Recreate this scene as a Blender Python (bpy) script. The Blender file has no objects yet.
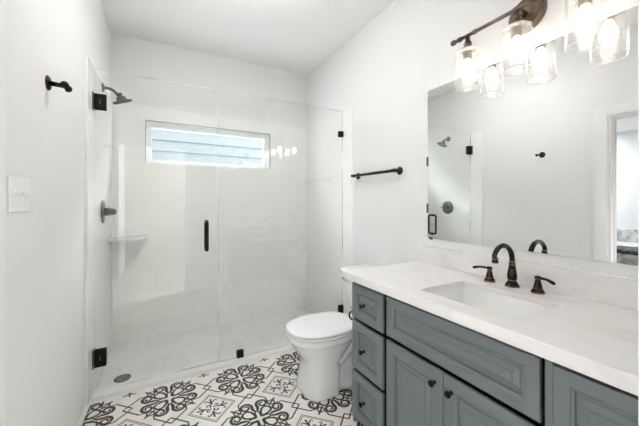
import bpy, bmesh, math, random
from mathutils import Vector, Matrix
PI = math.pi
S = bpy.context.scene
C = S.collection

# ------------------------------------------------------------------ camera, world, exposure
cam_data = bpy.data.cameras.new('camera')
cam_data.sensor_fit = 'HORIZONTAL'
cam_data.sensor_width = 36.0
cam_data.lens = 300.15 / 640 * 36
cam_data.shift_y = -10.5 / 640
cam_data.clip_start = 0.02
cam = bpy.data.objects.new('camera', cam_data)
C.objects.link(cam)
cam.location = (0, 0, 1.262)
cam.rotation_euler = (PI / 2, 0, -0.4993)
S.camera = cam

S.view_settings.view_transform = 'Standard'
S.view_settings.look = 'None'
S.view_settings.gamma = 1
S.view_settings.use_curve_mapping = False
S.view_settings.exposure = 1.2

world = bpy.data.worlds.new('sky')
S.world = world
world.use_nodes = True
bg = world.node_tree.nodes['Background']
bg.inputs['Color'].default_value = (0.90, 0.96, 1.0, 1)
bg.inputs['Strength'].default_value = 12


def area_light(name, loc, rot, sx, sy, power, col=(1, 1, 1), portal=False):
    d = bpy.data.lights.new(name, 'AREA')
    d.shape = 'RECTANGLE'
    d.size, d.size_y = sx, sy
    d.energy = power
    d.color = col
    if portal:
        d.cycles.is_portal = True
    o = bpy.data.objects.new(name, d)
    o.location, o.rotation_euler = loc, rot
    C.objects.link(o)
    return o


# sky light through the shower window
area_light('window_daylight_portal', (0.51, 3.46, 1.83), (-PI / 2, 0, 0), 1.3, 0.5, 1, portal=True)
# added fill light over the hall behind the camera, reaching in through the doorway
area_light('hall_fill_light', (1.55, -1.0, 2.74), (0, 0, 0), 1.4, 1.4, 155, (0.99, 0.99, 1.0))
# added fill light over the bedroom beyond the left doorway
area_light('bedroom_fill_light', (-4.6, 3.6, 2.74), (0, 0, 0), 1.2, 1.2, 42, (0.90, 0.96, 1.0))

# ------------------------------------------------------------------ materials
MATS = {}


def mat(name, col, rough=0.5, metal=0.0, coat=0.0, spec=0.5):
    m = bpy.data.materials.new(name)
    m.use_nodes = True
    b = m.node_tree.nodes['Principled BSDF']
    b.inputs['Base Color'].default_value = (*col, 1)
    b.inputs['Roughness'].default_value = rough
    b.inputs['Metallic'].default_value = metal
    b.inputs['Coat Weight'].default_value = coat
    b.inputs['Specular IOR Level'].default_value = spec
    MATS[name] = m
    return m


def nd(m, kind, **kw):
    n = m.node_tree.nodes.new(kind)
    for k, v in kw.items():
        setattr(n, k, v)
    return n


def lk(m, a, b):
    m.node_tree.links.new(a, b)


def noise_color(m, c1, c2, scale, lo=0.4, hi=0.6, detail=4, distort=0.0, stretch=None):
    t = nd(m, 'ShaderNodeTexCoord')
    n = nd(m, 'ShaderNodeTexNoise')
    n.inputs['Scale'].default_value = scale
    n.inputs['Detail'].default_value = detail
    n.inputs['Distortion'].default_value = distort
    src = t.outputs['Object']
    if stretch:
        mp = nd(m, 'ShaderNodeMapping')
        mp.inputs['Scale'].default_value = stretch
        lk(m, src, mp.inputs['Vector'])
        src = mp.outputs['Vector']
    lk(m, src, n.inputs['Vector'])
    r = nd(m, 'ShaderNodeValToRGB')
    r.color_ramp.elements[0].position = lo
    r.color_ramp.elements[1].position = hi
    r.color_ramp.elements[0].color = (*c1, 1)
    r.color_ramp.elements[1].color = (*c2, 1)
    lk(m, n.outputs['Fac'], r.inputs['Fac'])
    lk(m, r.outputs['Color'], m.node_tree.nodes['Principled BSDF'].inputs['Base Color'])
    return n


def bump(m, scale, strength, dist=0.002):
    t = nd(m, 'ShaderNodeTexCoord')
    n = nd(m, 'ShaderNodeTexNoise')
    n.inputs['Scale'].default_value = scale
    n.inputs['Detail'].default_value = 3
    lk(m, t.outputs['Object'], n.inputs['Vector'])
    b = nd(m, 'ShaderNodeBump')
    b.inputs['Strength'].default_value = strength
    b.inputs['Distance'].default_value = dist
    lk(m, n.outputs['Fac'], b.inputs['Height'])
    lk(m, b.outputs['Normal'], m.node_tree.nodes['Principled BSDF'].inputs['Normal'])


M_wall = mat('wall_paint', (0.83, 0.828, 0.823), 0.75, spec=0.25)
bump(M_wall, 220, 0.05)
M_ceil = mat('ceiling_paint', (0.92, 0.92, 0.915), 0.85, spec=0.2)
bump(M_ceil, 180, 0.05)
M_trim = mat('trim_paint', (0.85, 0.85, 0.845), 0.35)
noise_color(M_trim, (0.845, 0.845, 0.84), (0.86, 0.86, 0.855), 6)
M_tile = mat('shower_tile', (0.83, 0.82, 0.795), 0.22)


def tile_nodes(m, axis, w, h, c1, c2, grout, mortar=0.0025, offset=0.5):
    t = nd(m, 'ShaderNodeTexCoord')
    sp = nd(m, 'ShaderNodeSeparateXYZ')
    lk(m, t.outputs['Object'], sp.inputs[0])
    cb = nd(m, 'ShaderNodeCombineXYZ')
    a, b = {'xz': ('X', 'Z'), 'yz': ('Y', 'Z'), 'xy': ('X', 'Y')}[axis]
    lk(m, sp.outputs[a], cb.inputs['X'])
    lk(m, sp.outputs[b], cb.inputs['Y'])
    br = nd(m, 'ShaderNodeTexBrick')
    br.offset = offset
    br.inputs['Scale'].default_value = 1
    br.inputs['Brick Width'].default_value = w
    br.inputs['Row Height'].default_value = h
    br.inputs['Mortar Size'].default_value = mortar
    br.inputs['Color1'].default_value = (*c1, 1)
    br.inputs['Color2'].default_value = (*c2, 1)
    br.inputs['Mortar'].default_value = (*grout, 1)
    lk(m, cb.outputs[0], br.inputs['Vector'])
    lk(m, br.outputs['Color'], m.node_tree.nodes['Principled BSDF'].inputs['Base Color'])
    return br


tile_nodes(M_tile, 'xz', 0.61, 0.305, (0.93, 0.925, 0.905), (0.92, 0.915, 0.895), (0.87, 0.865, 0.845))
M_tile_side = mat('shower_tile_side', (0.83, 0.82, 0.795), 0.22)
tile_nodes(M_tile_side, 'yz', 0.61, 0.305, (0.93, 0.925, 0.905), (0.92, 0.915, 0.895), (0.87, 0.865, 0.845))
M_pan = mat('shower_floor_mosaic', (0.8, 0.79, 0.76), 0.4)
tile_nodes(M_pan, 'xy', 0.052, 0.052, (0.88, 0.875, 0.85), (0.865, 0.86, 0.835), (0.83, 0.825, 0.80), 0.0025)
M_cement = mat('cement_tile_cream', (0.72, 0.69, 0.64), 0.45)
M_ink = mat('cement_tile_black_pattern', (0.035, 0.028, 0.022), 0.45)
noise_color(M_ink, (0.02, 0.016, 0.013), (0.06, 0.05, 0.042), 30)
M_grey = mat('tile_grey_pattern', (0.16, 0.15, 0.135), 0.45)
noise_color(M_cement, (0.83, 0.80, 0.75), (0.88, 0.85, 0.805), 9)
M_reveal_shade = mat('grey_reveal_shade', (0.30, 0.345, 0.345), 0.5)  # shade of the window reveal, put into the colour
noise_color(M_reveal_shade, (0.29, 0.335, 0.335), (0.31, 0.355, 0.355), 8)
M_taupe = mat('taupe_wall_paint', (0.28, 0.26, 0.24), 0.8)
noise_color(M_taupe, (0.27, 0.25, 0.23), (0.29, 0.27, 0.25), 5)
M_porc = mat('porcelain', (0.86, 0.86, 0.86), 0.08, coat=0.3)
noise_color(M_porc, (0.855, 0.855, 0.855), (0.87, 0.87, 0.87), 3)
M_plast = mat('white_plastic', (0.87, 0.87, 0.87), 0.25)
M_cab = mat('blue_grey_cabinet_paint', (0.15, 0.18, 0.19), 0.38)
noise_color(M_cab, (0.160, 0.182, 0.190), (0.164, 0.186, 0.194), 5)
M_dark = mat('cabinet_gap_shade', (0.02, 0.022, 0.022), 0.8)  # near-black insides put the shade of the cabinet gaps into colour
M_quartz = mat('white_quartz', (0.86, 0.84, 0.815), 0.18)
noise_color(M_quartz, (0.81, 0.785, 0.76), (0.87, 0.85, 0.83), 4.5, 0.36, 0.46, 6, 1.4, (1, 0.45, 1))
M_bronze = mat('oil_rubbed_bronze', (0.045, 0.032, 0.026), 0.25, 0.85)
noise_color(M_bronze, (0.02, 0.016, 0.014), (0.10, 0.06, 0.04), 28, 0.45, 0.75)
M_edge_bronze = mat('worn_bronze_edge', (0.35, 0.2, 0.12), 0.3, 0.9)
noise_color(M_edge_bronze, (0.17, 0.095, 0.06), (0.27, 0.165, 0.11), 40)
M_black = mat('matte_black_metal', (0.004, 0.004, 0.004), 0.55, 0.0, spec=0.25)
M_gunmetal = mat('dark_grey_metal', (0.10, 0.10, 0.097), 0.35, 0.6)
noise_color(M_gunmetal, (0.085, 0.085, 0.082), (0.12, 0.12, 0.116), 18)
M_antique = mat('antique_bronze', (0.17, 0.13, 0.095), 0.35, 0.9)
noise_color(M_antique, (0.13, 0.10, 0.07), (0.23, 0.175, 0.13), 14)
M_chrome = mat('chrome', (0.6, 0.6, 0.6), 0.15, 1.0)
M_mirror = mat('mirror_silver', (0.90, 0.905, 0.90), 0.0, 1.0)
M_vinyl = mat('white_vinyl', (0.95, 0.95, 0.95), 0.35)
M_siding = mat('pale_blue_siding', (0.14, 0.163, 0.169), 0.6)
noise_color(M_siding, (0.015, 0.0188, 0.0198), (0.0162, 0.02, 0.021), 3)
M_quilt = mat('pale_patterned_fabric', (0.7, 0.7, 0.69), 0.9)
noise_color(M_quilt, (0.5, 0.5, 0.49), (0.82, 0.82, 0.81), 9, 0.42, 0.58)
M_throw = mat('grey_fabric', (0.09, 0.09, 0.085), 0.9)
noise_color(M_throw, (0.06, 0.06, 0.056), (0.2, 0.2, 0.19), 14)
M_carpet = mat('bedroom_floor', (0.55, 0.52, 0.48), 0.9)
noise_color(M_carpet, (0.5, 0.47, 0.43), (0.6, 0.57, 0.53), 60)
M_ground = mat('pale_ground', (0.3, 0.3, 0.27), 0.95)
noise_color(M_ground, (0.05, 0.06, 0.04), (0.09, 0.09, 0.07), 8)


def thin_glass(name, tint, ior=1.5, frost=0.0, seed_scale=0.0, boost=1.0):
    """clear glass: straight transmission mixed with a Fresnel mirror reflection"""
    m = bpy.data.materials.new(name)
    m.use_nodes = True
    nt = m.node_tree
    nt.nodes.remove(nt.nodes['Principled BSDF'])
    out = nt.nodes['Material Output']
    tr = nd(m, 'ShaderNodeBsdfTransparent')
    tr.inputs['Color'].default_value = (*tint, 1)
    gl = nd(m, 'ShaderNodeBsdfGlossy')
    gl.inputs['Roughness'].default_value = 0.0
    gl.inputs['Color'].default_value = (1, 1, 1, 1)
    geo = nd(m, 'ShaderNodeNewGeometry')
    mr = nd(m, 'ShaderNodeMapRange')
    mr.inputs['To Min'].default_value = ior
    mr.inputs['To Max'].default_value = 1 / ior
    lk(m, geo.outputs['Backfacing'], mr.inputs['Value'])
    fr = nd(m, 'ShaderNodeFresnel')
    lk(m, mr.outputs['Result'], fr.inputs['IOR'])
    fac = fr.outputs['Fac']
    if boost != 1.0:
        mu = nd(m, 'ShaderNodeMath', operation='MULTIPLY')
        mu.inputs[1].default_value = boost
        lk(m, fac, mu.inputs[0])
        fac = mu.outputs[0]
    mx = nd(m, 'ShaderNodeMixShader')
    lk(m, fac, mx.inputs['Fac'])
    lk(m, tr.outputs[0], mx.inputs[1])
    lk(m, gl.outputs[0], mx.inputs[2])
    last = mx.outputs[0]
    if frost:
        df = nd(m, 'ShaderNodeBsdfDiffuse')
        df.inputs['Color'].default_value = (0.95, 0.95, 0.94, 1)
        tl = nd(m, 'ShaderNodeBsdfTranslucent')
        tl.inputs['Color'].default_value = (0.95, 0.95, 0.94, 1)
        m2 = nd(m, 'ShaderNodeMixShader')
        m2.inputs['Fac'].default_value = 0.5
        lk(m, df.outputs[0], m2.inputs[1])
        lk(m, tl.outputs[0], m2.inputs[2])
        t = nd(m, 'ShaderNodeTexCoord')
        n = nd(m, 'ShaderNodeTexNoise')
        n.inputs['Scale'].default_value = seed_scale
        n.inputs['Detail'].default_value = 3
        lk(m, t.outputs['Object'], n.inputs['Vector'])
        r = nd(m, 'ShaderNodeMapRange')
        r.inputs['From Min'].default_value = 0.35
        r.inputs['From Max'].default_value = 0.75
        r.inputs['To Min'].default_value = frost * 0.3
        r.inputs['To Max'].default_value = frost * 1.8
        lk(m, n.outputs['Fac'], r.inputs['Value'])
        m3 = nd(m, 'ShaderNodeMixShader')
        lk(m, r.outputs['Result'], m3.inputs['Fac'])
        lk(m, last, m3.inputs[1])
        lk(m, m2.outputs[0], m3.inputs[2])
        last = m3.outputs[0]
    lk(m, last, out.inputs['Surface'])
    return m


M_glass = thin_glass('clear_shower_glass', (0.985, 0.99, 0.985))
M_glass_edge = thin_glass('polished_glass_edge', (0.80, 0.83, 0.82), frost=0.75, seed_scale=4)
M_pane = thin_glass('window_glass', (0.95, 0.97, 0.97))
M_shade = thin_glass('seeded_glass', (0.97, 0.97, 0.965), frost=0.05, seed_scale=55)
M_shade_rim = thin_glass('glass_rim', (0.93, 0.93, 0.92), frost=0.4, seed_scale=20)
M_bulb = bpy.data.materials.new('lit_bulb')
M_bulb.use_nodes = True
_b = M_bulb.node_tree.nodes['Principled BSDF']
_b.inputs['Base Color'].default_value = (0.9, 0.9, 0.88, 1)
_b.inputs['Emission Color'].default_value = (1.0, 0.90, 0.80, 1)
_b.inputs['Emission Strength'].default_value = 6


M_fill_glow = M_bulb.copy()  # emissive surface of the added bathroom fill light
M_fill_glow.name = 'fill_light_glow'
_b = M_fill_glow.node_tree.nodes['Principled BSDF']
_b.inputs['Emission Color'].default_value = (1.0, 0.985, 0.965, 1)
_b.inputs['Emission Strength'].default_value = 12.5

# ------------------------------------------------------------------ mesh helpers
def bx(bm, x0, x1, y0, y1, z0, z1, mi=0, bev=0.0, seg=2):
    vs = [bm.verts.new(p) for p in ((x0, y0, z0), (x1, y0, z0), (x1, y1, z0), (x0, y1, z0),
                                    (x0, y0, z1), (x1, y0, z1), (x1, y1, z1), (x0, y1, z1))]
    fs = []
    for q in ((0, 3, 2, 1), (4, 5, 6, 7), (0, 1, 5, 4), (1, 2, 6, 5), (2, 3, 7, 6), (3, 0, 4, 7)):
        f = bm.faces.new([vs[i] for i in q])
        f.material_index = mi
        fs.append(f)
    if bev > 0:
        es = list({e for f in fs for e in f.edges})
        bmesh.ops.bevel(bm, geom=es, offset=bev, segments=seg, profile=0.5, affect='EDGES')


def ring_loft(bm, rings, mi=0, cap0=True, cap1=True, smooth=True, closed=True):
    prev = None
    first = None
    for r in rings:
        cur = [bm.verts.new(p) for p in r]
        if prev:
            n = len(cur)
            for i in range(n if closed else n - 1):
                f = bm.faces.new((prev[i], prev[(i + 1) % n], cur[(i + 1) % n], cur[i]))
                f.material_index = mi
                f.smooth = smooth
        else:
            first = cur
        prev = cur
    if cap0:
        f = bm.faces.new(list(reversed(first)))
        f.material_index = mi
    if cap1:
        f = bm.faces.new(prev)
        f.material_index = mi
    return first, prev


def basis(axis):
    d = Vector(axis).normalized()
    up = Vector((0, 0, 1)) if abs(d.z) < 0.9 else Vector((1, 0, 0))
    a = up.cross(d).normalized()
    return d, a, d.cross(a)


def lathe(bm, prof, org, axis=(0, 0, 1), n=28, mi=0, mis=None, cap0=True, cap1=True, sx=1.0, sy=1.0):
    """prof: list of (radius, height along axis)"""
    d, a, b = basis(axis)
    org = Vector(org)
    prev = None
    for k, (r, h) in enumerate(prof):
        cur = [bm.verts.new(org + d * h + a * (r * sx * math.cos(2 * PI * i / n)) + b * (r * sy * math.sin(2 * PI * i / n)))
               for i in range(n)]
        if prev:
            for i in range(n):
                f = bm.faces.new((prev[i], prev[(i + 1) % n], cur[(i + 1) % n], cur[i]))
                f.material_index = mis[k - 1] if mis else mi
                f.smooth = True
        elif cap0:
            f = bm.faces.new(list(reversed(cur)))
            f.material_index = mis[0] if mis else mi
        prev = cur
    if cap1:
        f = bm.faces.new(prev)
        f.material_index = mis[-1] if mis else mi


def tube(bm, pts, rad, n=14, mi=0, cap=True):
    pts = [Vector(p) for p in pts]
    rads = rad if isinstance(rad, (list, tuple)) else [rad] * len(pts)
    prev = None
    t0 = (pts[1] - pts[0]).normalized()
    up = Vector((0, 0, 1)) if abs(t0.z) < 0.9 else Vector((1, 0, 0))
    a = up.cross(t0).normalized()
    for k, p in enumerate(pts):
        t = (pts[min(k + 1, len(pts) - 1)] - pts[max(k - 1, 0)]).normalized()
        a = (a - t * a.dot(t)).normalized()
        b = t.cross(a)
        cur = [bm.verts.new(p + rads[k] * (a * math.cos(2 * PI * i / n) + b * math.sin(2 * PI * i / n))) for i in range(n)]
        if prev:
            for i in range(n):
                f = bm.faces.new((prev[i], prev[(i + 1) % n], cur[(i + 1) % n], cur[i]))
                f.smooth = True
                f.material_index = mi
        elif cap:
            bm.faces.new(list(reversed(cur))).material_index = mi
        prev = cur
    if cap:
        bm.faces.new(prev).material_index = mi


def bez(p0, p1, p2, p3, n=12):
    p0, p1, p2, p3 = map(Vector, (p0, p1, p2, p3))
    return [((1 - t) ** 3) * p0 + 3 * t * (1 - t) ** 2 * p1 + 3 * t * t * (1 - t) * p2 + t ** 3 * p3
            for t in [i / n for i in range(n + 1)]]


def obj(name, bm, mats, parent=None, loc=(0, 0, 0), rz=0.0, autosmooth=True):
    bmesh.ops.recalc_face_normals(bm, faces=bm.faces)
    me = bpy.data.meshes.new(name)
    bm.to_mesh(me)
    bm.free()
    for m in (mats if isinstance(mats, (list, tuple)) else [mats]):
        me.materials.append(m)
    o = bpy.data.objects.new(name, me)
    o.location = loc
    o.rotation_euler = (0, 0, rz)
    C.objects.link(o)
    if parent:
        o.parent = parent
    return o


def B():
    return bmesh.new()


def tag(o, label, cat, group=None):
    o['label'] = label
    o['category'] = cat
    if group:
        o['group'] = group
    return o


def thing(name, label, cat, loc=(0, 0, 0), rz=0.0, group=None):
    o = bpy.data.objects.new(name, None)
    o.empty_display_size = 0.1
    o.location = loc
    o.rotation_euler = (0, 0, rz)
    C.objects.link(o)
    return tag(o, label, cat, group)


def struct(name, bm, m, parent=None):
    o = obj(name, bm, m, parent)
    if parent is None:
        o['kind'] = 'structure'
    return o


def copy_tree(o, parent=None):
    c = o.copy()
    C.objects.link(c)
    c.parent = parent
    for ch in list(o.children):
        copy_tree(ch, c)
    return c


# ------------------------------------------------------------------ dimensions
RW = 1.566            # right (vanity) wall
YB = 3.203            # tiled back wall face
YG = 2.4117           # shower glass
H = 2.770             # ceiling
ZT = 2.149            # top of the shower tile
FY = 0.08             # inner face of the near wall
SK = 0.025             # the left wall is very slightly out of square


def LX(y):
    return -0.40 + SK * (y - 1.45)


ROTL = -math.atan(SK)  # rotation of things on the left wall


def left_box(bm, y0, y1, z0, z1, t0, t1, mi=0, bev=0.0):
    """box following the left wall; t0..t1 = distance out from the wall face into the room"""
    x0, x1 = LX(y0), LX(y1)
    vs = [bm.verts.new(p) for p in ((x0 + t0, y0, z0), (x0 + t1, y0, z0), (x1 + t1, y1, z0), (x1 + t0, y1, z0),
                                    (x0 + t0, y0, z1), (x0 + t1, y0, z1), (x1 + t1, y1, z1), (x1 + t0, y1, z1))]
    fs = []
    for q in ((0, 3, 2, 1), (4, 5, 6, 7), (0, 1, 5, 4), (1, 2, 6, 5), (2, 3, 7, 6), (3, 0, 4, 7)):
        f = bm.faces.new([vs[i] for i in q])
        f.material_index = mi
        fs.append(f)
    if bev:
        bmesh.ops.bevel(bm, geom=list({e for f in fs for e in f.edges}), offset=bev, segments=2, affect='EDGES')


# ------------------------------------------------------------------ floor with its printed pattern
P = 0.456
FX0, FY0 = 0.531, 1.709      # one flower centre


def build_floor():
    bm = B()
    X0, X1, Y0, Y1 = -0.46, RW, -0.04, 2.352
    bx(bm, X0, X1, Y0, Y1, -0.05, 0.0, 0)
    zt = 0.0006

    def inside(p):
        return X0 < p[0] < X1 and Y0 < p[1] < Y1

    def face(pts, mi):
        if all(inside(p) for p in pts):
            f = bm.faces.new([bm.verts.new((p[0], p[1], zt)) for p in pts])
            f.material_index = mi

    def stroke(cx, cy, pts, w, mi=1):
        """ribbon along a polyline in cell units; w = width or list of widths"""
        n = len(pts)
        ws = w if isinstance(w, list) else [w] * n
        L, R = [], []
        for k in range(n):
            a = pts[max(k - 1, 0)]
            b = pts[min(k + 1, n - 1)]
            dx, dy = b[0] - a[0], b[1] - a[1]
            l = math.hypot(dx, dy) or 1
            nx, ny = -dy / l, dx / l
            # mitre
            if 0 < k < n - 1:
                ax, ay = pts[k][0] - a[0], pts[k][1] - a[1]
                la = math.hypot(ax, ay) or 1
                co = abs((-ay / la) * nx + (ax / la) * ny)
                ws_k = ws[k] / max(co, 0.5)
            else:
                ws_k = ws[k]
            L.append((cx + P * (pts[k][0] + nx * ws_k / 2), cy + P * (pts[k][1] + ny * ws_k / 2)))
            R.append((cx + P * (pts[k][0] - nx * ws_k / 2), cy + P * (pts[k][1] - ny * ws_k / 2)))
        for k in range(n - 1):
            face([R[k], R[k + 1], L[k + 1], L[k]], mi)

    def rot(p, q, mir=False):
        x, y = p
        if mir:
            x = -x
        for _ in range(q):
            x, y = -y, x
        return (x, y)

    def spiral(stem, c, r0, a0, turns, sgn, n=16):
        pts = list(stem)
        for k in range(n + 1):
            t = k / n
            r = r0 * (1 - 0.72 * t)
            a = a0 + sgn * 2 * PI * turns * t
            pts.append((c[0] + r * math.cos(a), c[1] + r * math.sin(a)))
        return pts

    # master motifs (cell units, flower centre at 0,0)
    outline = [(0, .555), (-.19, .365), (-.19, .19), (-.365, .19), (-.555, 0)]
    curl = spiral([(.006, .13), (.026, .17), (.036, .21)], (.112, .268), .080, PI * 0.95, 1.35, -1)
    curl_w = [.018, .032, .042] + [.042 - .020 * k / 16 for k in range(17)]
    leaf = []
    for k in range(15):
        t = k / 14 * 2 * PI
        u = .118 - .070 * math.cos(t)
        v = .043 * math.sin(t) * (1.1 - .45 * math.cos(t))
        leaf.append(((u - v) * .7071 * 1.28, (u + v) * .7071 * 1.28))
    blade = [(.016, .030), (.060, .034), (.050, .10), (.002, .175), (.018, .10)]

    def fleur(cx, cy, ox, oy, ang, s, mi):
        ca, sa = math.cos(ang), math.sin(ang)

        def tr(p):
            return (ox + s * (p[0] * ca - p[1] * sa), oy + s * (p[0] * sa + p[1] * ca))
        for sg in (1, -1):
            c1 = spiral([(0.0, 0.0), (.3, .28 * sg)], (.36, .62 * sg), .26, -PI / 2 * sg, .7, sg, 9)
            stroke(cx, cy, [tr(p) for p in c1], [.2 * s * (1 - .05 * k) for k in range(len(c1))], mi)
        for poly in ([(-.5, 0), (-.15, -.16), (.25, 0), (-.15, .16)], [(.1, -.1), (.85, -.13), (1.0, 0), (.85, .13), (.1, .1)]):
            face([(cx + P * tr(p)[0], cy + P * tr(p)[1]) for p in poly], mi)

    for i in range(-4, 5):
        for j in range(-5, 4):
            cx, cy = FX0 + i * P, FY0 + j * P
            for q in range(4):
                stroke(cx, cy, [rot(p, q) for p in outline], .019)
                stroke(cx, cy, [rot(p, q) for p in leaf], .030)
                for mir in (False, True):
                    stroke(cx, cy, [rot(p, q, mir) for p in curl], curl_w)
                    for bl in (blade,):
                        pts = [rot(p, q, mir) for p in bl]
                        if mir:
                            pts.reverse()
                        face([(cx + P * p[0], cy + P * p[1]) for p in pts], 1)
                # ornament in the notch
                o = rot((.275, .275), q)
                fleur(cx, cy, o[0], o[1], PI / 4 + q * PI / 2 + PI, .105, 1)
            # the diamond between four flowers
            dx, dy = cx + P / 2, cy + P / 2
            for r, w, mi in ((.30, .013, 2), (.268, .009, 2)):
                stroke(dx, dy, [(r, 0), (0, r), (-r, 0), (0, -r), (r, 0)], w, mi)
            for q in range(4):
                a = q * PI / 2
                fleur(dx, dy, .105 * math.cos(a), .105 * math.sin(a), a, .10, 1)
                a += PI / 4
                c1 = spiral([(.02 * math.cos(a), .02 * math.sin(a))], (.07 * math.cos(a), .07 * math.sin(a)), .036, a + PI, .8, 1, 9)
                stroke(dx, dy, c1, .018, 1)
    # grout joints of the 20 cm tiles
    return struct('floor', bm, [M_cement, M_ink, M_grey])


build_floor()
bm = B()
bx(bm, -0.40, RW + 0.0, 2.412, YB + 0.01, -0.05, 0.0)
struct('floor_shower', bm, M_pan)

# ------------------------------------------------------------------ ceiling and walls
bm = B()
bx(bm, -0.62, RW + 0.12, -0.04, YB + 0.2, H, H + 0.12)
struct('ceiling', bm, M_ceil)

bm = B()
bx(bm, RW, RW + 0.12, -0.04, YB + 0.2, -0.05, H)
struct('wall_right', bm, M_wall)

DY0, DY1, DZ = 0.36, 1.118, 2.03      # doorway in the left wall
bm = B()
left_box(bm, DY1, YB + 0.2, -0.05, H, -0.12, 0)
left_box(bm, -0.04, DY0, -0.05, H, -0.12, 0)
left_box(bm, DY0, DY1, DZ, H, -0.12, 0)
struct('wall_left', bm, M_wall)

# near wall with the doorway the camera looks through
bm = B()
bx(bm, 0.39, RW, -0.04, FY, -0.05, H)
bx(bm, -0.44, 0.39, -0.04, FY, 2.05, H)
struct('wall_front', bm, M_wall)
bm = B()
bx(bm, 0.3695, 0.46, FY, FY + 0.018, 0, 2.13, bev=0.004)
bx(bm, 0.366, 0.39, -0.04, FY, 0, 2.05)
struct('trim_1', bm, M_trim)

# back wall: plaster around the window opening
WX0, WX1, WZ0, WZ1 = -0.09, 1.117, 1.632, 2.026
bm = B()
bx(bm, -0.5, WX0, YB + 0.012, YB + 0.2, -0.05, H)
bx(bm, WX1, RW, YB + 0.012, YB + 0.2, -0.05, H)
bx(bm, WX0, WX1, YB + 0.012, YB + 0.2, -0.05, WZ0)
bx(bm, WX0, WX1, YB + 0.012, YB + 0.2, WZ1, H)
struct('wall_back', bm, M_wall)
# tile lining of the shower
bm = B()
for (x0, x1, z0, z1) in ((-0.375, WX0, 0, ZT), (WX1, RW, 0, ZT), (WX0, WX1, 0, WZ0), (WX0, WX1, WZ1, ZT)):
    bx(bm, x0, x1, YB, YB + 0.012, z0, z1)
struct('wall_shower_back', bm, M_tile)
bm = B()
TL = 0.016
left_box(bm, 2.262, YB, 0, ZT, 0, TL, bev=0.002)
struct('wall_shower_left', bm, M_tile_side)
bm = B()
bx(bm, RW - 0.004, RW, 2.246, YB, 0, ZT, bev=0.0012)
struct('wall_shower_right', bm, M_tile_side)
# low white threshold under the glass
bm = B()
bx(bm, LX(2.4) + 0.0, RW, 2.352, 2.452, -0.05, 0.026, bev=0.004)
struct('trim_2', bm, M_trim)
# baseboards
bm = B()
left_box(bm, 1.214, 2.352, 0, 0.036, 0, 0.017, bev=0.004)
struct('baseboard_left', bm, M_trim)
bm = B()
bx(bm, RW - 0.017, RW, 1.45, 2.246, 0, 0.036, bev=0.004)
struct('baseboard_right', bm, M_trim)

# casing and jamb of the left doorway
bm = B()
for side in (0, -0.12 - 0.018):
    left_box(bm, DY1 - 0.002, DY1 + 0.096, 0, DZ + 0.09, side, side + 0.018, bev=0.004)
    left_box(bm, DY0 - 0.096, DY0 + 0.002, 0, DZ + 0.09, side, side + 0.018, bev=0.004)
    left_box(bm, DY0 - 0.0, DY1 + 0.0, DZ - 0.002, DZ + 0.09, side, side + 0.0175, bev=0.004)
left_box(bm, DY1 - 0.018, DY1, 0, DZ, -0.12, 0)
left_box(bm, DY0, DY0 + 0.018, 0, DZ, -0.12, 0)
left_box(bm, DY0, DY1, DZ - 0.018, DZ, -0.12, 0)
left_box(bm, DY1 - 0.032, DY1 - 0.018, 0, DZ - 0.018, -0.085, -0.045)
left_box(bm, DY0 + 0.018, DY0 + 0.032, 0, DZ - 0.018, -0.085, -0.045)
left_box(bm, DY0, DY1, DZ - 0.032, DZ - 0.018, -0.085, -0.045)
struct('trim_3', bm, M_trim)

# ------------------------------------------------------------------ shower window and what is outside
WY = YB + 0.070
bm = B()
fw = 0.052
for (x0, x1, z0, z1) in ((WX0, WX1, WZ0, WZ0 + fw * 0.7), (WX0, WX1, WZ1 - fw, WZ1), (WX0, WX0 + fw, WZ0 + fw * 0.7, WZ1 - fw), (WX1 - fw, WX1, WZ0 + fw * 0.7, WZ1 - fw)):
    bx(bm, x0, x1, WY, WY + 0.05, z0, z1)
win = struct('window_1', bm, M_vinyl)
bm = B()
bx(bm, WX0 + fw, WX1 - fw, WY + 0.022, WY + 0.028, WZ0 + fw * 0.7, WZ1 - fw)
obj('window_pane', bm, M_pane, win)

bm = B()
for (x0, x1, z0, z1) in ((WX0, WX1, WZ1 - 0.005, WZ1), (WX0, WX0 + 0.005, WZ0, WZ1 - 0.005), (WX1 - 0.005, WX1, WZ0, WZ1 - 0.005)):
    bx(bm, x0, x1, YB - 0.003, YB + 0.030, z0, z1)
struct('reveal_shade_strips', bm, M_reveal_shade)  # grey strips that paint the shaded edge of the window reveal

bm = B()
NY = 6.2
zz = -0.6
while zz < 3.35:
    # lap siding boards, each leaning out at the bottom
    ring = [(NY - 0.022, zz), (NY - 0.004, zz + 0.20), (NY + 0.05, zz + 0.20), (NY + 0.05, zz)]
    ring_loft(bm, [[(-5, y, z) for y, z in ring], [(7, y, z) for y, z in ring]], smooth=False)
    zz += 0.20
tag(obj('house_wall', bm, M_siding), 'pale blue lap sided house wall outside the shower window', 'house')
bm = B()
bx(bm, -6, 8, YB + 0.2, 14, -0.7, -0.6)
struct('ground', bm, M_ground)

# ------------------------------------------------------------------ bedroom seen in the mirror through the left doorway
bm = B()
bx(bm, -5.72, -0.53, -1.5, 4.6, -0.05, 0.0)
struct('floor_bedroom', bm, M_carpet)
bm = B()
bx(bm, -5.72, -0.53, -1.5, 4.6, H, H + 0.1)
struct('ceiling_bedroom', bm, M_ceil)
bm = B()
bx(bm, -5.72, -0.53, 4.5, 4.6, 0, H)
bx(bm, -5.72, -0.53, -1.6, -1.5, 0, H)
struct('wall_bedroom_sides', bm, M_wall)
bm = B()
bx(bm, -0.62, -0.53, YB + 0.2, 4.5, 0, H)
struct('wall_bedroom_near', bm, M_wall)
bm = B()
bx(bm, -5.72, -5.6, -1.5, 4.5, 0, H)
struct('wall_bedroom_far', bm, M_wall)

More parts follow.
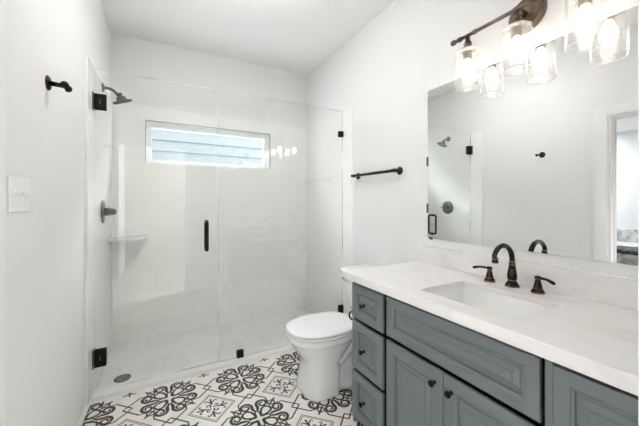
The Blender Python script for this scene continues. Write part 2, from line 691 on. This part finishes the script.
bed = thing('bed', 'low bed with pale patterned cover and grey throw, reflected in the mirror beyond the doorway', 'bed', (-3.9, 2.0, 0))
bm = B(); bx(bm, -1.0, 1.0, -0.85, 0.85, 0.08, 0.26, bev=0.01)
for sx in (-.9, .9):
    for sy in (-.75, .75):
        bx(bm, sx - .03, sx + .03, sy - .03, sy + .03, 0, 0.08)
obj('bed_frame', bm, M_gunmetal, bed)
bm = B(); bx(bm, -0.99, 0.99, -0.83, 0.83, 0.26, 0.5, bev=0.05, seg=4)
obj('mattress', bm, M_quilt, bed)
bm = B(); bx(bm, 0.35, 0.95, -0.86, 0.86, 0.497, 0.56, bev=0.025, seg=3)
obj('throw_blanket', bm, M_throw, bed)
bm = B(); bx(bm, -1.06, -1.0, -0.85, 0.85, 0.0, 0.75, bev=0.02)
obj('headboard', bm, M_quilt, bed)

fan = thing('ceiling_fan', 'dark ceiling fan in the bedroom, one blade tip reflected in the mirror', 'fan', (-3.25, 1.05, H))
bm = B(); lathe(bm, [(0.07, -0.04), (0.07, 0)], (0, 0, 0)); lathe(bm, [(0.013, -0.25), (0.013, -0.04)], (0, 0, 0))
obj('downrod', bm, M_gunmetal, fan)
bm = B(); lathe(bm, [(0.05, -0.36), (0.10, -0.34), (0.11, -0.29), (0.06, -0.25)], (0, 0, 0))
obj('motor', bm, M_gunmetal, fan)
for k in range(5):
    bm = B()
    ring_loft(bm, [[(x, -w, -0.325), (x, w, -0.345), (x, w, -0.337), (x, -w, -0.317)] for x, w in ((0.09, 0.03), (0.2, 0.055), (0.55, 0.065), (0.6, 0.04))], smooth=False)
    o = obj('blade', bm, M_gunmetal, fan)
    o.rotation_euler = (0, 0, k * 2 * PI / 5 + PI / 2)

# room behind the camera
bm = B()
bx(bm, -0.53, 2.4, -2.0, -0.04, -0.05, 0.0)
struct('floor_hall', bm, M_taupe)
bm = B()
bx(bm, -0.53, 2.4, -2.0, -0.04, H, H + 0.1)
struct('ceiling_hall', bm, M_ceil)
bm = B()
bx(bm, 2.4, 2.5, -2.0, -0.04, 0, H)
bx(bm, -0.62, -0.53, -2.0, -0.04, 0, H)
bx(bm, RW, 2.4, -0.14, -0.04, 0, H)
struct('wall_hall', bm, M_wall)
bm = B()
bx(bm, -0.53, 2.4, -2.1, -2.0, 0, H)
struct('wall_hall_far', bm, M_taupe)

# ------------------------------------------------------------------ shower glass
def square_hinge(parent, name, x0, x1, z0, z1, plate_side=None):
    bm = B()
    for s in (-1, 1):
        y0, y1 = sorted((YG + s * 0.005, YG + s * 0.017))
        bx(bm, x0, x1, y0, y1, z0, z1, bev=0.0015)
    bx(bm, (x0 + x1) / 2 - 0.006, (x0 + x1) / 2 + 0.006, YG - 0.005, YG + 0.005, z0 + 0.01, z1 - 0.01)
    return obj(name, bm, M_black, parent)


def glass_panel(x0, x1, z0, z1):
    bm = B()
    t = 0.005
    vs = [bm.verts.new(p) for p in ((x0, YG - t, z0), (x1, YG - t, z0), (x1, YG + t, z0), (x0, YG + t, z0),
                                    (x0, YG - t, z1), (x1, YG - t, z1), (x1, YG + t, z1), (x0, YG + t, z1))]
    for q, mi in (((0, 3, 2, 1), 1), ((4, 5, 6, 7), 1), ((0, 1, 5, 4), 0), ((1, 2, 6, 5), 1), ((2, 3, 7, 6), 0), ((3, 0, 4, 7), 1)):
        bm.faces.new([vs[i] for i in q]).material_index = mi
    return bm


SX = 0.4183
GT, GB = 2.131, 0.0305
TX = LX(YG) + TL          # tile face at the glass
door = thing('shower_door', 'hinged clear glass shower door at left with black hinges and pull handle', 'shower door', (0, 0, 0))
obj('glass_pane', glass_panel(TX + 0.006, SX - 0.002, GB + 0.004, GT), [M_glass, M_glass_edge], door)
for z0, z1 in ((1.868, 1.968), (0.193, 0.303)):
    h = square_hinge(door, 'hinge', TX + 0.008, TX + 0.072, z0, z1)
    bm = B()
    bx(bm, TX - 0.001, TX + 0.006, YG - 0.028, YG + 0.028, z0 - 0.004, z1 + 0.006, bev=0.001)
    bx(bm, TX + 0.004, TX + 0.012, YG - 0.01, YG + 0.01, z0 + 0.02, z1 - 0.02)
    obj('wall_plate', bm, M_gunmetal, h)
    bm = B()
    bx(bm, TX + 0.036, TX + 0.044, YG - 0.0182, YG - 0.0165, (z0 + z1) / 2 - 0.014, (z0 + z1) / 2 + 0.014)
    obj('hinge_slot', bm, M_gunmetal, h)
bm = B()
hx, hz0, hz1 = 0.334, 0.893, 1.128
for s in (-1, 1):
    o_ = 0.045
    y = YG + s * 0.004
    ye = YG + s * (o_ + 0.005)
    c = 0.022
    pts = [(hx, y, hz1 - 0.012), (hx, ye - s * c, hz1 - 0.012)]
    pts += bez((hx, ye - s * c, hz1 - 0.012), (hx, ye - s * c * .4, hz1 - 0.012), (hx, ye, hz1 - 0.018), (hx, ye, hz1 - 0.012 - c), 6)[1:]
    pts += bez((hx, ye, hz0 + 0.012 + c), (hx, ye, hz0 + 0.018), (hx, ye - s * c * .4, hz0 + 0.012), (hx, ye - s * c, hz0 + 0.012), 6)
    pts += [(hx, y, hz0 + 0.012)]
    tube(bm, pts, 0.0098, 16)
    for zc in (hz0 + 0.012, hz1 - 0.012):
        lathe(bm, [(0.014, 0.0045), (0.014, 0.009)], (hx, YG, zc), (0, s, 0), 16)
obj('pull_handle', bm, M_black, door)

screen = thing('shower_screen', 'fixed clear glass shower panel at right behind the toilet, with black clamps', 'shower screen', (0, 0, 0))
obj('glass_pane', glass_panel(SX + 0.002, RW - 0.0065, GB, GT), [M_glass, M_glass_edge], screen)
square_hinge(screen, 'clamp', 0.562, 0.613, 0.0275, 0.082)
square_hinge(screen, 'clamp', RW - 0.049, RW - 0.0048, 1.885, 1.937)
square_hinge(screen, 'clamp', RW - 0.049, RW - 0.0048, 0.200, 0.285)

# ------------------------------------------------------------------ shower fittings
TXv = LX(2.74) + TL
sh = thing('overhead_shower', 'dark grey shower head on a curved arm high on the left shower wall', 'shower head', (TXv, 2.735, 2.118))
bm = B(); lathe(bm, [(0.034, 0), (0.034, 0.004), (0.020, 0.012), (0.011, 0.016)], (0, 0, 0), (1, 0, 0))
obj('flange', bm, M_gunmetal, sh)
bm = B(); tube(bm, bez((0.006, 0, 0), (0.055, 0, 0.004), (0.075, 0, -0.012), (0.098, 0, -0.046), 14), 0.0105)
obj('shower_arm', bm, M_gunmetal, sh)
nv = Vector((0.343, 0.291, -0.893)).normalized()
bm = B()
lathe(bm, [(0.012, -0.062), (0.018, -0.056), (0.018, -0.044), (0.013, -0.038), (0.030, -0.032), (0.034, -0.018), (0.036, -0.008), (0.062, -0.005),
           (0.066, -0.002), (0.066, 0.010), (0.060, 0.014)], Vector((0.124, 0, -0.082)), nv, 32)
obj('spray_head', bm, M_gunmetal, sh)

vl = thing('shower_valve', 'round dark grey shower valve with projecting handle on the left shower wall', 'shower valve', (LX(2.745) + TL, 2.745, 1.193))
bm = B(); lathe(bm, [(0.088, 0), (0.088, 0.004), (0.080, 0.010), (0.030, 0.013)], (0, 0, 0), (1, 0, 0), 40)
obj('trim_plate', bm, M_gunmetal, vl)
bm = B()
lathe(bm, [(0.030, 0.010), (0.030, 0.045), (0.026, 0.047), (0.026, 0.070), (0.020, 0.073), (0.020, 0.084), (0.008, 0.086)], (0, 0, 0), (1, 0, 0), 28)
tube(bm, [(0.078, -0.01, 0.0), (0.079, 0.03, 0.0), (0.082, 0.065, 0.0)], [0.006, 0.005, 0.004], 10)
obj('valve_handle', bm, M_gunmetal, vl)

bm = B()
cx0, r_ = LX(3.2) + TL, 0.265
ring = [(cx0, YB), ] + [(cx0 + r_ * (math.cos(a) ** 0.75), YB - r_ * (math.sin(a) ** 0.75)) for a in [i / 16 * PI / 2 for i in range(17)]]
ring_loft(bm, [[(x, y, z) for x, y in ring] for z in (0.945, 0.962)], smooth=False)
tag(obj('corner_shelf', bm, M_porc), 'white rounded corner shelf in the back left corner of the shower', 'shelf')

bm = B()
lathe(bm, [(0.052, 0.0), (0.052, 0.003), (0.046, 0.004)], (-0.213, 2.570, 0), n=36, mis=[0, 0, 0])
for a in range(8):
    for r in (0.018, 0.034):
        lathe(bm, [(0.005, 0.004), (0.005, 0.0046)], (-0.213 + r * math.cos(a * PI / 4 + r * 20), 2.570 + r * math.sin(a * PI / 4 + r * 20), 0), n=10, mi=1)
tag(obj('shower_drain', bm, [M_gunmetal, M_chrome]), 'round dark metal drain in the pale shower floor', 'drain')

# ------------------------------------------------------------------ toilet (faces -x)
TY = 1.818
toilet = thing('toilet', 'white two piece toilet with closed lid between vanity and shower', 'toilet', (-0.004, 0, 0))


def egg(xf, xb, hw, z, n=44, ef=2.2, eb=2.6, mid=0.45):
    """closed outline: rounder to the front (xf), squarer to the back (xb)"""
    pts = []
    xm = xf + (xb - xf) * mid
    for i in range(n):
        a = 2 * PI * i / n
        c, s = math.cos(a), math.sin(a)
        e = eb if c > 0 else ef
        L = (xb - xm) if c > 0 else (xm - xf)
        x = xm + L * math.copysign(abs(c) ** (2 / e), c)
        y = TY + hw * math.copysign(abs(s) ** (2 / e), s)
        pts.append((x, y, z))
    return pts


bm = B()
ring_loft(bm, [egg(0.850, 1.085, .153, 0.0, ef=3.0, eb=5), egg(0.847, 1.085, .154, 0.010, ef=3.0, eb=5),
               egg(0.858, 1.088, .149, 0.04, ef=2.9, eb=5), egg(0.868, 1.095, .143, 0.14, ef=2.7, eb=5), egg(0.868, 1.105, .140, 0.195, ef=2.6, eb=3.4),
               egg(0.850, 1.15, .143, 0.235, ef=2.4, eb=3), egg(0.812, 1.20, .164, 0.285), egg(0.789, 1.23, .176, 0.325), egg(0.780, 1.24, .180, 0.343), egg(0.773, 1.25, .186, 0.3465), egg(0.768, 1.255, .189, 0.351),
               egg(0.767, 1.256, .190, 0.379), egg(0.774, 1.25, .184, 0.386)])
# trapway body, foot and tank deck
ring_loft(bm, [egg(1.0, 1.43, .125, 0.0, eb=3), egg(1.0, 1.43, .125, 0.045, eb=3), egg(1.0, 1.41, .060, 0.07, eb=3), egg(1.0, 1.39, .045, 0.22, eb=3), egg(1.05, 1.45, .075, 0.32, eb=3), egg(1.1, 1.53, .125, 0.352, eb=4), egg(1.1, 1.535, .13, 0.380, eb=4)])
for sg in (-1, 1):
    tube(bm, [(0.99, TY + sg * .06, 0.15), (1.08, TY + sg * .07, 0.175), (1.15, TY + sg * .07, 0.225), (1.22, TY + sg * .07, 0.278), (1.30, TY + sg * .068, 0.285),
              (1.36, TY + sg * .066, 0.235), (1.365, TY + sg * .064, 0.15), (1.33, TY + sg * .062, 0.08), (1.28, TY + sg * .06, 0.03)], [.032, .040, .042, .042, .042, .041, .040, .038, .035], 16)
bowl = obj('bowl', bm, M_porc, toilet)
for sg in (-1, 1):
    bm = B()
    lathe(bm, [(0.017, 0), (0.016, 0.012), (0.010, 0.019)], (1.20, TY + sg * .093, 0.05), n=16)
    obj('bolt_cap', bm, M_plast, bowl)
bm = B()
ring_loft(bm, [egg(0.772, 1.235, .184, 0.3885, eb=3.2), egg(0.764, 1.24, .190, 0.393, eb=3.2), egg(0.764, 1.24, .190, 0.403, eb=3.2), egg(0.770, 1.235, .186, 0.4075, eb=3.2)])
obj('seat', bm, M_plast, toilet)
bm = B()
ring_loft(bm, [egg(0.768, 1.245, .187, 0.4115, eb=3.4), egg(0.760, 1.25, .192, 0.416, eb=3.4), egg(0.761, 1.25, .191, 0.422, eb=3.4), egg(0.772, 1.243, .183, 0.428, eb=3.4),
               egg(0.80, 1.225, .160, 0.4305, eb=3), egg(0.92, 1.13, .06, 0.4325, eb=2.4)])
for sg in (-1, 1):
    tube(bm, [(1.262, TY + sg * .05, 0.408), (1.262, TY + sg * .11, 0.408)], 0.014, 12)
obj('lid', bm, M_plast, toilet)


def tank_ring(z, x0, hw, bow, n=12):
    pts = []
    for i in range(n + 1):
        t = -1 + 2 * i / n
        pts.append((x0 - bow * (1 - t * t), TY + hw * t, z))
    pts += [(1.548, TY + hw, z), (1.548, TY - hw, z)]
    # round the front corners a little
    pts[0] = (x0 + 0.018, TY - hw, z); pts.insert(1, (x0 + 0.002, TY - hw + 0.014, z))
    k = n + 1
    pts[k] = (x0 + 0.018, TY + hw, z); pts.insert(k, (x0 + 0.002, TY + hw - 0.014, z))
    return pts


bm = B()
ring_loft(bm, [tank_ring(0.381, 1.385, .150, .015), tank_ring(0.396, 1.368, .168, .018), tank_ring(0.48, 1.338, .190, .02), tank_ring(0.60, 1.318, .202, .022), tank_ring(0.705, 1.308, .209, .022)])
tank = obj('tank', bm, M_porc, toilet)
bm = B()
ring_loft(bm, [tank_ring(0.707, 1.300, .214, .023), tank_ring(0.712, 1.291, .222, .024), tank_ring(0.736, 1.289, .223, .024), tank_ring(0.746, 1.300, .214, .023), tank_ring(0.749, 1.325, .195, .02)])
obj('tank_lid', bm, M_porc, tank)
bm = B()
lathe(bm, [(0.015, 0), (0.015, 0.012)], (1.308, TY + .15, 0.668), (-1, 0, 0), 16)
tube(bm, [(1.290, TY + .175, 0.668), (1.284, TY + .13, 0.664), (1.282, TY + .085, 0.658)], [0.006, 0.007, 0.008], 10)
obj('flush_lever', bm, M_chrome, tank)

# ------------------------------------------------------------------ vanity
XF = 0.959      # counter front edge
VF = 0.982      # face of doors and drawers
VB = VF + 0.020
CT0, CT1 = 0.821, 0.865


def panel_front(y0, y1, z0, z1, rail=0.048):
    """raised-panel front; faces -x"""
    bm = B()
    prof = [(0, 0.014), (0, 0.002), (0.002, 0.0), (rail - .010, 0.0), (rail - .006, 0.003), (rail - .001, 0.0045), (rail, 0.0132), (rail + .009, 0.0132), (rail + .011, 0.011), (rail + .030, 0.006), (rail + .031, 0.0035)]
    rings = [[(VF + d, y0 + i, z0 + i), (VF + d, y1 - i, z0 + i), (VF + d, y1 - i, z1 - i), (VF + d, y0 + i, z1 - i)] for i, d in prof]
    ring_loft(bm, rings, smooth=False)
    return bm


def knob(parent, y, z):
    bm = B()
    lathe(bm, [(0.009, 0.0), (0.0085, 0.003), (0.005, 0.006), (0.005, 0.015), (0.008, 0.018), (0.0125, 0.022), (0.0132, 0.026), (0.011, 0.030), (0.005, 0.032)], (VF + 0.003, y, z), (-1, 0, 0), 22)
    return obj('knob', bm, M_black, parent)


def carcass(y0, y1, parent, end_panel=None, top=CT1 - 0.0205):
    bm = B()
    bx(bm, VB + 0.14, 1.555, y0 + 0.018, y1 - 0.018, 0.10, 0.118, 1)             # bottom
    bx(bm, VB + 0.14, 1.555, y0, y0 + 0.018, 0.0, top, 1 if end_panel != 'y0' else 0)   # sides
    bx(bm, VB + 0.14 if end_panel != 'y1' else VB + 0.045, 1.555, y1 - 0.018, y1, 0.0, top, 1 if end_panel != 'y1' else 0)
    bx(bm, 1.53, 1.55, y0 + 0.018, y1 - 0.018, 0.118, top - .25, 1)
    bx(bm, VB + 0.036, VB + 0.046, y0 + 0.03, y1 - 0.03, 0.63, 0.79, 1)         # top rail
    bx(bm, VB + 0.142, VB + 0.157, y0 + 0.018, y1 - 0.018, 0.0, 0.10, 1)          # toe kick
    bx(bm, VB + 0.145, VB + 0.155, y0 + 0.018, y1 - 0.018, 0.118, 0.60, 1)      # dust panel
    return obj('carcass', bm, [M_cab, M_dark], parent)


def drawer_cabinet(y0, y1, fy0, fy1, label, end=None):
    t = thing('drawer_cabinet', label, 'cabinet', (0, 0, 0), group='vanity cabinets')
    carcass(y0, y1, t, end)
    for z0, z1 in ((0.613, 0.803), (0.331, 0.591), (0.055, 0.308)):
        d = obj('drawer', panel_front(fy0, fy1, z0, z1, 0.050), M_cab, t)
        bm = B()
        bx(bm, VB, VB + 0.47, fy0 + 0.03, fy1 - 0.03, z0 + 0.02, z1 - 0.045)
        obj('drawer_box', bm, M_dark, d)
        knob(d, (fy0 + fy1) / 2 + 0.02, (z0 + z1) / 2 - 0.004)
    return t


t = drawer_cabinet(1.142, 1.438, 1.157, 1.4185, 'blue grey three drawer vanity cabinet beside the toilet', 'y1')
bm = B()       # finished end panel and stile beside the toilet
bx(bm, VB, VB + 0.05, 1.4195, 1.438, 0.0, CT0)
obj('end_stile', bm, M_cab, t)
sinkcab = thing('sink_cabinet', 'wide blue grey vanity cabinet with two doors and false drawer front under the sink', 'cabinet', (0, 0, 0), group='vanity cabinets')
carcass(0.452, 1.138, sinkcab)
obj('false_front', panel_front(0.462, 1.128, 0.617, 0.806, 0.050), M_cab, sinkcab)
for y0, y1, ky in ((0.8005, 1.128, 0.838), (0.462, 0.7965, 0.786 - 0.025)):
    d = obj('door', panel_front(y0, y1, 0.055, 0.596, 0.058), M_cab, sinkcab)
    knob(d, ky, 0.540)
t = drawer_cabinet(0.094, 0.450, 0.100, 0.4295, 'blue grey vanity drawer cabinet cut off at the right edge of the photo')
bm = B()
bx(bm, VF + 0.004, VB + 0.05, 0.431, 0.450, 0.0, CT0)
obj('end_stile', bm, M_cab, t)

# countertop with a rectangular cut-out
SKX0, SKX1, SKY0, SKY1 = 1.062, 1.378, 0.578, 0.990
bm = B()
yE, yN = 1.477, FY + 0.012


def slab_ring(x0, x1, y0, y1, z):
    return [(x0, y0, z), (x1, y0, z), (x1, y1, z), (x0, y1, z)]


e = 0.003
CTB = CT1 - 0.020
rings = [slab_ring(SKX0, SKX1, SKY0, SKY1, CTB), slab_ring(SKX0, SKX1, SKY0, SKY1, CT1 - 0.002), slab_ring(SKX0 - .002, SKX1 + .002, SKY0 - .002, SKY1 + .002, CT1),
         slab_ring(XF + e, RW - 0.001, yN, yE - e, CT1), slab_ring(XF, RW - 0.001, yN, yE, CT1 - e), slab_ring(XF, RW - 0.001, yN, yE, CT0 + e), slab_ring(XF + e, RW - 0.001, yN, yE - e, CT0),
         slab_ring(XF + .02, RW - 0.001, yN, yE - .02, CT0), slab_ring(XF + .02, RW - 0.001, yN, yE - .02, CTB), slab_ring(SKX0, SKX1, SKY0, SKY1, CTB)]
ring_loft(bm, rings, smooth=False, cap0=False, cap1=False)
bmesh.ops.remove_doubles(bm, verts=bm.verts, dist=0.0001)
tag(obj('countertop', bm, M_quartz), 'white veined quartz countertop on the grey vanity', 'countertop')
bm = B()
bx(bm, RW - 0.0205, RW - 0.0005, yN, yE, CT1 + 0.0005, 0.977)
tag(obj('backsplash', bm, M_quartz), 'low white quartz backsplash along the wall under the mirror', 'backsplash')

# undermount sink


def rrect(x0, x1, y0, y1, z, r, n=6):
    pts = []
    for cx, cy, a0 in ((x1 - r, y1 - r, 0), (x0 + r, y1 - r, PI / 2), (x0 + r, y0 + r, PI), (x1 - r, y0 + r, 1.5 * PI)):
        for i in range(n + 1):
            a = a0 + PI / 2 * i / n
            pts.append((cx + r * math.cos(a), cy + r * math.sin(a), z))
    return pts


bm = B()
zt_ = CTB - 0.0008
a_ = lambda i, z, r: rrect(SKX0 - .006 + i, SKX1 + .006 - i, SKY0 - .006 + i, SKY1 + .006 - i, z, r)
ring_loft(bm, [a_(-.022, zt_ - .012, .02), a_(-.022, zt_, .02), a_(0, zt_, .014), a_(.006, zt_ - .012, .016), a_(.032, zt_ - .095, .03), a_(.050, zt_ - .118, .04), a_(.075, zt_ - .126, .04), a_(.15, zt_ - .130, .004)], cap0=False)
ring_loft(bm, [a_(-.022, zt_ - .012, .02), a_(-.002, zt_ - .02, .02), a_(.022, zt_ - .10, .03), a_(.05, zt_ - .132, .05), a_(.15, zt_ - .142, .004)], cap0=False)
sink = tag(obj('sink', bm, M_porc), 'rectangular white undermount sink set into the countertop', 'sink')
bm = B()
lathe(bm, [(0.022, 0), (0.022, 0.003), (0.014, 0.004)], ((SKX0 + SKX1) / 2, (SKY0 + SKY1) / 2, zt_ - .1295), n=24)
obj('drain', bm, M_bronze, sink)

# faucet
FXc, FYc = 1.481, 0.813
faucet = thing('faucet', 'oil rubbed bronze widespread faucet with high arc spout and two lever handles behind the sink', 'faucet', (FXc, FYc, CT1))
bm = B()
lathe(bm, [(0.0325, 0), (0.0325, 0.003), (0.030, 0.006), (0.022, 0.020), (0.0175, 0.027), (0.0195, 0.033), (0.021, 0.045), (0.0205, 0.058), (0.0165, 0.082), (0.0135, 0.098), (0.015, 0.101), (0.015, 0.1045), (0.0125, 0.107), (0.0125, 0.111), (0.015, 0.113), (0.015, 0.117), (0.0118, 0.120)], (0, 0, 0), n=28,
      mis=[1, 1, 0, 0, 1, 0, 0, 0, 0, 1, 1, 1, 0, 1, 1, 1, 0])
R_ = 0.074
pts = [(0, 0, 0.112), (0, 0, 0.122)] + [(-R_ + R_ * math.cos(a), 0, 0.124 + R_ * math.sin(a)) for a in [i / 18 * PI * 0.86 for i in range(19)]]
last = Vector(pts[-1])
pts.append(last + Vector((0.003, 0, -0.006)))
tube(bm, pts, [0.0118] * 8 + [0.0112] * 6 + [0.0105] * (len(pts) - 14), 16)
spout = obj('spout', bm, [M_bronze, M_edge_bronze], faucet)
bm = B()
d_ = Vector((0.12, 0, -0.99))
lathe(bm, [(0.0118, 0), (0.0135, 0.002), (0.0135, 0.005), (0.0118, 0.008), (0.0125, 0.018), (0.0145, 0.022), (0.0145, 0.025), (0.010, 0.026)], Vector(pts[-1]), d_, 20, mis=[1, 1, 1, 0, 0, 1, 1, 1])
obj('aerator', bm, [M_bronze, M_edge_bronze], spout)
for dy, sg in ((0.105, 1), (-0.113, -1)):
    bm = B()
    lathe(bm, [(0.0275, 0), (0.0275, 0.003), (0.025, 0.006), (0.020, 0.016), (0.0185, 0.019), (0.0175, 0.021), (0.0155, 0.032), (0.0115, 0.050), (0.0095, 0.058), (0.0125, 0.061), (0.0135, 0.066), (0.0125, 0.071), (0.006, 0.075)], (-0.008, dy, 0), n=24,
          mis=[1, 1, 0, 0, 1, 0, 0, 0, 0, 1, 0, 0, 0])
    hb = obj('handle', bm, [M_bronze, M_edge_bronze], faucet)
    bm = B()
    y = lambda k: dy + sg * k
    pts = [(-0.010, y(0.006), 0.066), (-0.016, y(0.022), 0.068), (-0.022, y(0.04), 0.0685), (-0.028, y(0.058), 0.064), (-0.031, y(0.070), 0.060), (-0.032, y(0.076), 0.059)]
    tube(bm, pts, [0.006, 0.0058, 0.0055, 0.0068, 0.0072, 0.003], 12)
    obj('lever', bm, [M_bronze], hb)

# ------------------------------------------------------------------ mirror
MZ0, MZ1, MY0, MY1 = 1.029, 1.991, 0.22, 1.387
mir = thing('mirror', 'large frameless rectangular wall mirror above the vanity', 'mirror', (0, 0, 0))
bm = B()
bx(bm, RW - 0.006, RW, MY0, MY1, MZ0, MZ1)
mg = obj('mirror_glass', bm, M_mirror, mir)
for z in (1.53, 1.225):
    bm = B(); bx(bm, RW - 0.010, RW, MY1 - 0.004, MY1 + 0.008, z - 0.03, z + 0.03, bev=0.001)
    obj('clip', bm, M_gunmetal, mir)
for y in (1.362,):
    bm = B(); bx(bm, RW - 0.010, RW, y - 0.01, y + 0.01, MZ0 - 0.006, MZ0 + 0.008, bev=0.001)
    obj('clip', bm, M_gunmetal, mir)

# ------------------------------------------------------------------ vanity light
LXc = RW - 0.112
vl_ = thing('vanity_light', 'three lamp bronze vanity light with clear glass cylinder shades above the mirror', 'wall light', (0, 0, 0))
LC = 0.778
bm = B()
lathe(bm, [(0.085, 0), (0.085, 0.004), (0.078, 0.010), (0.074, 0.010), (0.072, 0.016), (0.064, 0.020), (0.058, 0.020), (0.030, 0.030)], (RW, LC + 0.012, 2.165), (-1, 0, 0), 44, mis=[1, 0, 1, 0, 0, 1, 0, 0], sx=1.0, sy=1.0)
lathe(bm, [(0.016, 0.02), (0.014, 0.105)], (RW, LC + 0.012, 2.157), (-1, 0, 0), 18)
obj('canopy', bm, [M_antique, M_edge_bronze], vl_)
bm = B()
tube(bm, [(LXc, 0.43, 2.150), (LXc, 1.125, 2.150)], 0.0095, 16)
for y, r in ((1.112, 0.0145), (1.072, 0.013), (0.985, 0.012), (0.443, 0.0145), (0.483, 0.013), (0.57, 0.012)):
    lathe(bm, [(r * .75, -0.012), (r, -0.008), (r, 0.008), (r * .75, 0.012)], (LXc, y, 2.150), (0, 1, 0), 18)
obj('bar', bm, M_antique, vl_)
for y in (1.026, 0.779, 0.527):
    bm = B()
    lathe(bm, [(0.0115, -0.008), (0.0115, -0.03), (0.019, -0.036), (0.021, -0.050), (0.0165, -0.056), (0.0245, -0.062), (0.0275, -0.070), (0.036, -0.079), (0.037, -0.084), (0.022, -0.086), (0.021, -0.125), (0.017, -0.128)], (LXc, y, 2.150), n=28)
    lh = obj('lamp_holder', bm, M_antique, vl_)
    bm = B()
    zb, zt2, r, ri = 1.868, 2.066, 0.0625, 0.0590
    lathe(bm, [(0.028, zt2 - 2.0 - .003), (r - .006, zt2 - 2.0), (r, zt2 - 2.0 - .006), (r, zb - 2.0 + .003), (r - .0017, zb - 2.0), (ri, zb - 2.0 + .003), (ri, zt2 - 2.0 - .010), (ri - .004, zt2 - 2.0 - .0045), (0.028, zt2 - 2.0 - .0065)], (LXc, y, 2.0), n=40,
          mis=[1, 1, 0, 1, 1, 0, 1, 1, 1], cap0=False, cap1=False)
    obj('glass_shade', bm, [M_shade, M_shade_rim], lh)
    bm = B()
    lathe(bm, [(0.013, -0.126), (0.0145, -0.135), (0.022, -0.15), (0.029, -0.168), (0.031, -0.184), (0.028, -0.200), (0.020, -0.212), (0.009, -0.218)], (LXc, y, 2.150), n=24)
    obj('bulb', bm, M_bulb, lh)

# ------------------------------------------------------------------ unseen fill light added to the bathroom
cl = thing('unseen_fill_light', 'unseen fill light added in the middle of the bathroom', 'fill light', (0.45, 1.74, H))
bm = B()
lathe(bm, [(0.060, 0), (0.060, -0.012), (0.045, -0.020), (0.010, -0.024), (0.010, -0.105), (0.03, -0.112)], (0, 0, 0), n=32)
obj('stem', bm, M_trim, cl)
bm = B()
lathe(bm, [(0.03, -0.104), (0.10, -0.106), (0.145, -0.114), (0.160, -0.130), (0.155, -0.150), (0.13, -0.174), (0.08, -0.194), (0.03, -0.201)], (0, 0, 0), n=36)
obj('fill_glow_body', bm, M_fill_glow, cl)  # glowing body of the added fill light

# ------------------------------------------------------------------ towel bar, hook, switch, paper holder
tb = thing('towel_bar', 'bronze towel bar on the wall between mirror and shower', 'towel bar', (RW, 0, 1.494))
bm = B()
tube(bm, [(-0.052, 1.640, 0), (-0.052, 2.17, 0)], 0.0115, 16)
obj('rail', bm, M_bronze, tb)
for y in (1.648, 2.163):
    bm = B()
    lathe(bm, [(0.030, 0), (0.030, 0.006), (0.024, 0.011), (0.014, 0.013), (0.0105, 0.022), (0.0105, 0.036), (0.0145, 0.041), (0.0155, 0.052), (0.0135, 0.063), (0.010, 0.067), (0.0115, 0.073), (0.006, 0.080)], (0, y, 0), (-1, 0, 0), 24)
    obj('bracket', bm, M_bronze, tb)

rh = thing('robe_hook', 'bronze robe hook on the left wall, near the shower door hinge', 'hook', (LX(1.63), 1.63, 1.757), ROTL)
bm = B(); lathe(bm, [(0.030, 0), (0.030, 0.004), (0.026, 0.008), (0.012, 0.011)], (0, 0, 0), (1, 0, 0), 28, mis=[1, 0, 0, 0])
obj('backplate', bm, [M_bronze, M_edge_bronze], rh)
bm = B()
tube(bm, [(0.006, 0, 0), (0.045, 0, -0.003), (0.052, 0, -0.004)], [0.0105, 0.0095, 0.010], 14)
for sg in (-1, 1):
    tube(bm, [(0.052, 0, -0.004), (0.056, sg * 0.012, -0.004), (0.060, sg * 0.022, -0.006)], [0.010, 0.009, 0.0085], 12)
    lathe(bm, [(0.004, -0.010), (0.012, -0.007), (0.015, 0.0), (0.012, 0.006), (0.004, 0.009)], (0.062, sg * 0.027, -0.006), (0.3, sg, -0.1), 18)
obj('double_hook', bm, M_bronze, rh)

sw = thing('light_switch', 'white three toggle light switch plate on the left wall by the doorway', 'light switch', (LX(1.357), 1.357, 1.288), ROTL)
bm = B(); bx(bm, 0, 0.0065, -0.081, 0.081, -0.058, 0.058, bev=0.0025)
obj('plate', bm, M_plast, sw)
for y in (-0.046, 0, 0.046):
    bm = B()
    bx(bm, 0.005, 0.0075, y - 0.0055, y + 0.0055, -0.0125, 0.0125)
    ring_loft(bm, [[(0.006, y - .004, z0), (0.006, y + .004, z0), (0.006, y + .004, z1), (0.006, y - .004, z1)] if k == 0 else
                   [(0.017, y - .0035, z0), (0.017, y + .0035, z0), (0.017, y + .0035, z1), (0.017, y - .0035, z1)] for k, (z0, z1) in enumerate(((-0.004, 0.006), (0.004, 0.010)))], smooth=False)
    obj('toggle', bm, M_trim, sw)

ph = thing('paper_holder', 'small bronze toilet paper holder on the vanity side facing the toilet', 'paper holder', (1.045, 1.438, 0.59))
bm = B(); lathe(bm, [(0.022, 0), (0.022, 0.004), (0.016, 0.009), (0.009, 0.011)], (0, 0, 0), (0, 1, 0), 22)
obj('base_plate', bm, M_bronze, ph)
bm = B()
tube(bm, [(0, 0.006, 0), (0, 0.035, 0.012), (-0.012, 0.055, 0.016)] + bez((-0.02, 0.058, 0.014), (-0.03, 0.064, 0.0), (-0.028, 0.064, -0.02), (-0.012, 0.06, -0.032), 8), 0.005, 10)
tube(bm, [(-0.012, 0.06, -0.032), (0.12, 0.06, -0.032), (0.125, 0.06, -0.025)], 0.006, 10)
obj('arm', bm, M_bronze, ph)
